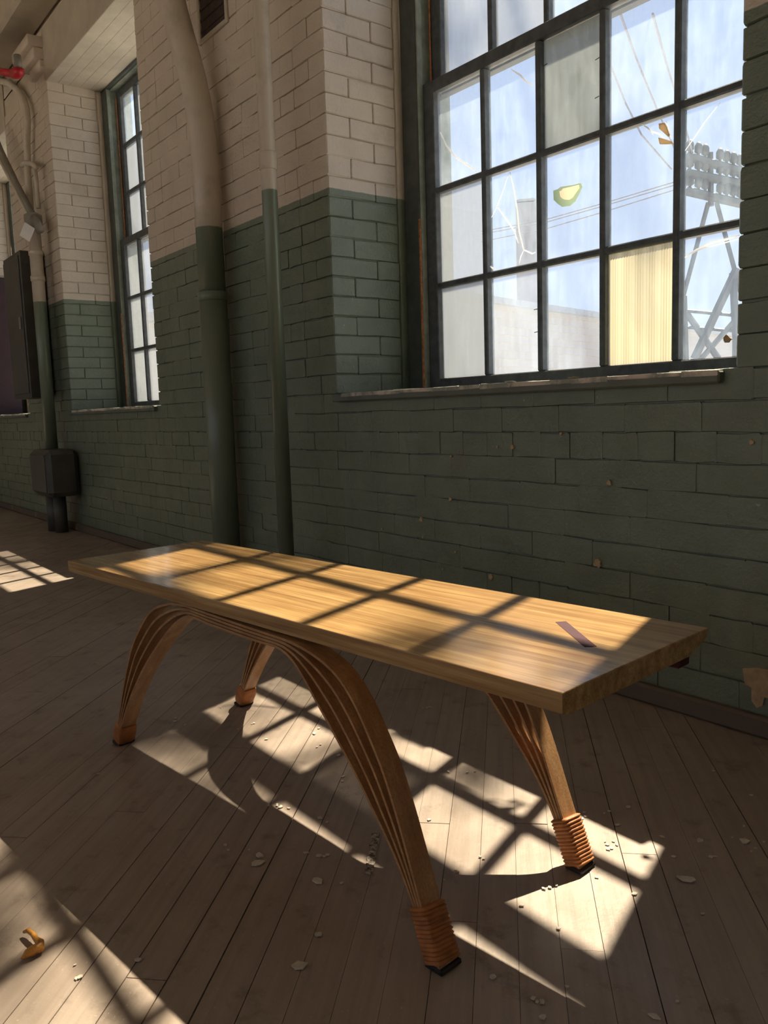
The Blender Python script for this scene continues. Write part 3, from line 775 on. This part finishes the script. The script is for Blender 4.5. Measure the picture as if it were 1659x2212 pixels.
# ------------------------------------------------------------------ things on the floor and sill
rc = random.Random(21)
z1 = lambda x, y: (x/2.37, 1500+y/2.37)
z2 = lambda x, y: (900+x/2.186, 1500+y/2.186)
z8 = lambda x, y: (560+x/2.835, 1340+y/2.835)
def chip_obj(pos, r, name='paint_chip', curl=.15, mat=CHIP, th=.0012):
    b = blob(r, rc.choice((5, 6, 7)), .4, rc); m = MB(); a = rc.uniform(0, PI); k = curl/r*.5
    n_ = len(b); f = rc.uniform(.55, .9)
    up = lambda x, y: .0004+k*(x*math.cos(a)+y*math.sin(a))**2
    vs = [(x, y*f, up(x, y*f)) for x, y in b]+[(x, y*f, up(x, y*f)+th) for x, y in b]
    m.add(vs, [tuple(range(n_))[::-1], tuple(range(n_, 2*n_))]+[(i, (i+1) % n_, n_+(i+1) % n_, n_+i) for i in range(n_)])
    o = m.build(name, mat, loc=pos); o.rotation_euler[2] = rc.uniform(0, 6.28); return o
small = [z1(*p) for p in [(1170, 800), (1155, 775), (1275, 800), (1440, 575), (1420, 572), (1375, 570), (1480, 585), (1565, 815), (1640, 830), (1635, 635), (1290, 155), (1300, 150), (1610, 205), (1365, 232), (505, 410), (410, 1450), (390, 1460), (385, 1390), (705, 1365), (1220, 180), (1130, 70), (950, 160), (900, 125), (895, 140)]]
small += [z2(*p) for p in [(48, 65), (30, 70), (65, 62), (800, 580), (790, 560), (780, 590), (885, 565), (910, 555), (1000, 535), (1335, 695), (1580, 745), (1410, 770), (1390, 772), (1490, 680), (1545, 625), (900, 715), (930, 700), (920, 730), (945, 715), (905, 735), (890, 700), (630, 915), (600, 920), (660, 905), (1030, 945), (495, 1000), (670, 1110), (710, 1385), (550, 1440), (570, 1455), (595, 1455), (595, 1530), (1230, 1455), (130, 880), (190, 840), (300, 770), (240, 370), (275, 365), (150, 368), (1400, 365), (950, 620), (850, 870), (1580, 480), (1350, 1040), (1160, 675), (1215, 770), (1640, 700), (1600, 730)]]
small += [z8(*p) for p in [(1030, 540), (1045, 535), (945, 475), (905, 515), (335, 695), (45, 730), (365, 665), (355, 780), (375, 765), (515, 960), (510, 990), (370, 1215), (415, 1240), (360, 1445), (400, 1450), (420, 1440), (285, 1430), (485, 830), (130, 1150), (180, 1155), (60, 1140), (110, 1130), (1320, 928), (1040, 1225), (1210, 1545), (1375, 1465), (505, 1615), (1425, 2190)]]
for p in small:
    P = on_floor(*p); o = chip_obj(P+Vector((0, 0, .0006)), rc.uniform(.0022, .0055))
    x_, y_ = p
    if x_ < 330 and y_ > 1800: w_ = 'small pale paint chip on the sunlit floor at lower left'
    elif x_ < 480 and y_ < 1700: w_ = 'small pale paint chip between the two left bench feet'
    elif y_ > 2080: w_ = 'small pale paint chip near the bottom edge of the photo'
    elif x_ > 1440: w_ = 'small pale paint chip among those at the far right of the floor'
    elif x_ > 1230 and y_ < 1880: w_ = 'small pale paint chip just beyond the far right bench foot'
    elif x_ > 960 and y_ < 1700: w_ = 'small pale paint chip in the shade under the bench'
    elif x_ > 960: w_ = 'small pale paint chip between the two right bench feet'
    elif x_ < 720 and y_ > 1780: w_ = 'small pale paint chip along the edge of the bench shadow'
    else: w_ = 'small pale paint chip in the sun patches under the bench middle'
    tag(o, w_, 'paint chip', w_.replace('small pale paint chip', 'paint chips'))
uniq = [((1482, 1902), .013, 'large cream paint flake lying alone at the lower right of the floor', .5),
        ((686, 1905), .0105, 'flat grey-white paint flake below the crumb-filled split in the floor', .1),
        ((645, 2090), .012, 'wide pale flake in the dark shadow left of the nearest bench foot', .2),
        ((688, 2021), .0065, 'small cream flake between the wide flake and the bench leg shadow', .2),
        ((556, 1866), .0125, 'largest white flake in the cluster at the edge of the bench shadow', .25),
        ((560, 1850), .009, 'upright white flake in the cluster at the edge of the bench shadow', .35),
        ((1412, 2198), .0075, 'pale paint flake at the bottom edge of the photo, right of centre', .3),
        ((1064, 2113), .005, 'lone pale flake just right of the nearest bench foot', .3),
        ((1609, 1820), .0085, 'biggest pale flake in the group at the far right of the floor', .3),
        ((1512, 1818), .0075, 'long pale flake left of the far right group of flakes', .2)]
for p, r, lab, cu in uniq:
    o = chip_obj(on_floor(*p)+Vector((0, 0, .0006)), r, 'paint_flake', cu, CHIP, .002); tag(o, lab, 'paint flake')
# curled orange peel / dried leaf
pl = [on_floor(x, y) for x, y in [(52, 2022), (62, 2024), (72, 2033), (80, 2044), (88, 2050), (86, 2060), (74, 2066), (60, 2072), (46, 2077)]]
hz = [.006, .010, .011, .010, .010, .009, .009, .008, .004]; rd = [.002, .0035, .0035, .004, .0055, .0075, .007, .006, .001]
ORANGE = NT('dried_orange'); _p = ORANGE.pos(); _c = ORANGE.ramp(ORANGE.noise(_p, 60, 4, .6), [(.35, (.16, .06, .015)), (.5, (.55, .24, .04)), (.7, (.72, .36, .06))]); ORANGE = ORANGE.bsdf(_c, .45, ORANGE.bump(ORANGE.noise(_p, 160, 3), .4, .003))
m = MB(); m.tube([p+Vector((0, 0, h)) for p, h in zip(pl, hz)], rd, 10); tag(m.build('dried_peel', ORANGE, None, True), 'curled orange dried peel on the sunlit floor at lower left', 'peel')
# flakes on the sill of the large window
for (px, py), lab, mt in [((1102, 815), 'pale paint flake standing on the edge of the large window sill', CHIP), ((1240, 809), 'brownish crumb lying on the sill under the ribbed pane', TAN)]:
    P = on_wall(px, py, .0); o = chip_obj(Vector((P.x, .0, Z_SILL+.001)), .02 if mt is CHIP else .016, 'sill_flake', .35, mt, .003); tag(o, lab, 'paint flake')

# ------------------------------------------------------------------ outside
ASPH = plain('pale_concrete', (.68, .65, .6), .9, .06, 1)
m = MB(); m.box(-90, 80, -90, 120, -.5, -.32); tag(m.build('ground_outside', ASPH), 'unseen pale ground outside, added to bounce light into the room', 'ground', kind='structure')  # unseen ground, added and kept pale to bounce sunlight indoors
SIDE = plain('pale_siding', (.42, .40, .39), .7, .05, .6); ROOF = plain('grey_roof', (.3, .33, .38), .6, .1)
bd = empty('long_shed', (-9.9, 8.24, -1.0)); tag(bd, 'long low building with pale horizontal siding across the yard', 'building')
dv = (Vector((-10.7, 12.05, 0))-Vector((-9.9, 8.24, 0))).normalized(); nv = Vector((dv.y, -dv.x, 0))
m = MB(); zt = 3.46; N = 26
for k in range(N):
    za, zb = zt*k/N, zt*(k+1)/N
    vs = []
    for s in (-3.0, 26.0):
        b0 = dv*s
        vs += [(b0+nv*.03)+Vector((0, 0, za)), b0+Vector((0, 0, zb)), b0+nv*.0+Vector((0, 0, za))]
    m.add(vs, [(0, 3, 4, 1), (0, 2, 5, 3)])
tag(m.build('siding', SIDE, bd), kind='stuff')
m = MB(); vs = []
for s in (-3.0, 26.0):
    b0 = dv*s; vs += [b0-nv*.02, b0-nv*.02+Vector((0, 0, zt)), b0-nv*7+Vector((0, 0, zt+.0)), b0-nv*7]
m.add(vs, [(0, 1, 2, 3), (4, 7, 6, 5), (0, 4, 5, 1), (1, 5, 6, 2), (2, 6, 7, 3), (3, 7, 4, 0)]); m.build('wall', SIDE, bd)
m = MB(); vs = []
for s in (-3.2, 26.2):
    b0 = dv*s; vs += [b0+nv*.15+Vector((0, 0, zt-.05)), b0+nv*.15+Vector((0, 0, zt+.05)), b0-nv*7.2+Vector((0, 0, zt+.12)), b0-nv*7.2+Vector((0, 0, zt-.05))]
m.add(vs, [(0, 1, 2, 3), (4, 7, 6, 5), (0, 4, 5, 1), (1, 5, 6, 2), (2, 6, 7, 3), (3, 7, 4, 0)]); m.build('roof', ROOF, bd)
def at(px, py, dist):
    d = ray(px, py); d = d/math.hypot(d.x, d.y); return CAM+d*dist
P = at(1139, 640, 32); ck = empty('chimney', (P.x, P.y, -1)); tag(ck, 'square grey chimney stack rising behind the pale shed', 'chimney')
ck.rotation_euler[2] = math.radians(42)
ztop = at(1139, 432, 32).z+1
GREYC = plain('grey_concrete', (.34, .33, .34), .8, .1, 1)
MB().bbox(-.38, .38, -.38, .38, 0, ztop-.15, .02).build('shaft', GREYC, ck)
MB().bbox(-.36, .36, -.36, .36, ztop-.15, ztop, .12).build('cap', GREYC, ck)
# lattice pole with cross-arms and insulators
TD = 20.0; P = at(1536, 440, TD); tw = empty('power_pole', (P.x, P.y, -1)); tag(tw, 'lattice power pole with three cross-arms and insulators seen through the right panes', 'power pole')
STEEL = plain('weathered_steel', (.05, .05, .06), .6, .1, 2)
TB = Vector(tw.location)
right = Vector((math.cos(math.radians(31)), math.sin(math.radians(31)), 0)); armd = (right*.86+Vector((-math.sin(math.radians(31)), math.cos(math.radians(31)), 0))*.5).normalized()
def tp3(px, py, dd=0): return at(px, py, TD+dd)-TB
def bar(a, b, r, name='bar', par=tw): return MB().tube([a, b], r, 6).build(name, STEEL, par)
bar(tp3(1534, 330), tp3(1536, 445), .07, 'mast')
for (ya, yb) in ((338, 372), (374, 398), (413, 441)):
    a = tp3(1484, ya, -.3); b = tp3(1606, yb, .3); o = bar(a, b, .10, 'cross_arm')
    for f in (.05, .2, .32, .58, .7, .82, .94):
        p = a+(b-a)*f; MB().tube([p, p+Vector((0, 0, .12)), p+Vector((0, 0, .16)), p+Vector((0, 0, .28)), p+Vector((0, 0, .36))], [.03, .03, .085, .085, .04], 8).build('insulator', STEEL, o, True)
bar(tp3(1530, 438), tp3(1476, 640), .055, 'leg_strut'); bar(tp3(1548, 438), tp3(1602, 640), .055, 'leg_strut')
bar(tp3(1592, 580), tp3(1500, 775), .10, 'leg_strut'); bar(tp3(1583, 590), tp3(1590, 730), .09, 'leg_strut'); bar(tp3(1478, 640), tp3(1482, 780), .07, 'leg_strut')
bar(tp3(1480, 672), tp3(1552, 775), .07, 'brace'); bar(tp3(1590, 690), tp3(1510, 780), .06, 'brace'); bar(tp3(1470, 670), tp3(1600, 682), .04, 'brace'); bar(tp3(1470, 706), tp3(1600, 716), .035, 'brace')
bar(tp3(1500, 775), Vector(tp3(1496, 790)).xy.to_3d()+Vector((0, 0, .0)), .09, 'leg_strut'); bar(tp3(1590, 730), Vector(tp3(1592, 760)).xy.to_3d(), .09, 'leg_strut'); bar(tp3(1482, 780), Vector(tp3(1482, 790)).xy.to_3d(), .07, 'leg_strut')
WIRE = plain('wire', (.2, .2, .24), .6)
def wire(pts, lab, r=.018):
    m = MB(); v = [at(*p) for p in pts]; m.tube(v, r, 5); tag(m.build('power_line', WIRE), lab, 'wire')
wire([(1040, 500, 30), (1180, 474, 28), (1300, 440, 26), (1460, 392, 21), (1500, 378, 20.3)], 'upper of the power lines crossing the middle panes')
wire([(1040, 506, 30), (1180, 480, 28), (1300, 446, 26), (1460, 399, 21), (1500, 385, 20.3)], 'second of the power lines crossing the middle panes')
wire([(1040, 522, 30), (1180, 494, 28), (1300, 459, 26), (1460, 409, 21), (1500, 395, 20.3)], 'lowest of the power lines crossing the middle panes')
wire([(1340, 30, 12), (1372, 120, 16), (1400, 190, 17), (1425, 250, 19), (1470, 350, 20)], 'left of the steep power lines in the upper right panes')
wire([(1410, 30, 12), (1440, 140, 16), (1465, 220, 18), (1500, 345, 20)], 'right of the steep power lines in the upper right panes')
wire([(1318, 140, 14), (1350, 220, 18), (1385, 290, 18), (1450, 365, 20)], 'faint slack power line left of the steep pair')

TREE_SEED = 33
# tree standing out of view that throws the dappled shade through the window
rt = random.Random(TREE_SEED)
tr = empty('shade_tree', (-2.4, 7.2, -1.0)); tag(tr, 'leafy tree in the yard outside whose leaves dapple the sunlight', 'tree')
BARK = plain('bark', (.12, .09, .07), .9, .3, 8, .5)
TB2 = Vector(tr.location)
def limb(a, b, r0, r1, n=6):
    a, b = Vector(a), Vector(b); pts = [a+(b-a)*(i/n)+Vector((rt.uniform(-.08, .08), rt.uniform(-.08, .08), 0))*(0 < i < n) for i in range(n+1)]
    MB().tube(pts, [r0+(r1-r0)*i/n for i in range(n+1)], 8).build('trunk' if r0 > .15 else 'branch', BARK, tr, True); return pts
limb((0, 0, 0), (-.1, .2, 6.2), .24, .14)
lv = MB()
def leaf(p, s):
    a = Vector((rt.gauss(0, 1), rt.gauss(0, 1), rt.gauss(0, 1))).normalized(); b = a.orthogonal().normalized(); b = (Matrix.Rotation(rt.uniform(0, 6.28), 3, a) @ b); c = a.cross(b)
    lv.add([p-b*s, p-c*s*.5, p+b*s, p+c*s*.5], [(0, 1, 2, 3)])
ends = []
for k in range(16):
    ang = rt.uniform(0, 6.28); rr = rt.uniform(1.0, 3.4); e = Vector((-.9+math.cos(ang)*rr*1.2, -.6+math.sin(ang)*rr*.9, rt.uniform(8.2, 11.2)))
    limb((-.1, .2, rt.uniform(5.2, 6.2)), e, .06, .015); ends.append(e)
    for j in range(3):
        e2 = e+Vector((rt.uniform(-1, 1), rt.uniform(-1, 1), rt.uniform(-.5, .6))); limb(e*.8+Vector((0, 0, 1.1)), e2, .02, .006, 4); ends.append(e2)
for k in range(20): ends.append(Vector((-1.2+rt.uniform(-.9, .9), -2.45+rt.uniform(-.5, .35), rt.uniform(9.6, 10.4))))
for e in ends:
    for q_ in range(1):
        c_ = e+Vector((rt.gauss(0, .32), rt.gauss(0, .32), rt.gauss(0, .25)))
        for j in range(19): leaf(c_+Vector((rt.gauss(0, .075), rt.gauss(0, .075), rt.gauss(0, .075))), rt.uniform(.045, .085))
tag(lv.build('foliage', mat_leaf(), tr), kind='stuff')
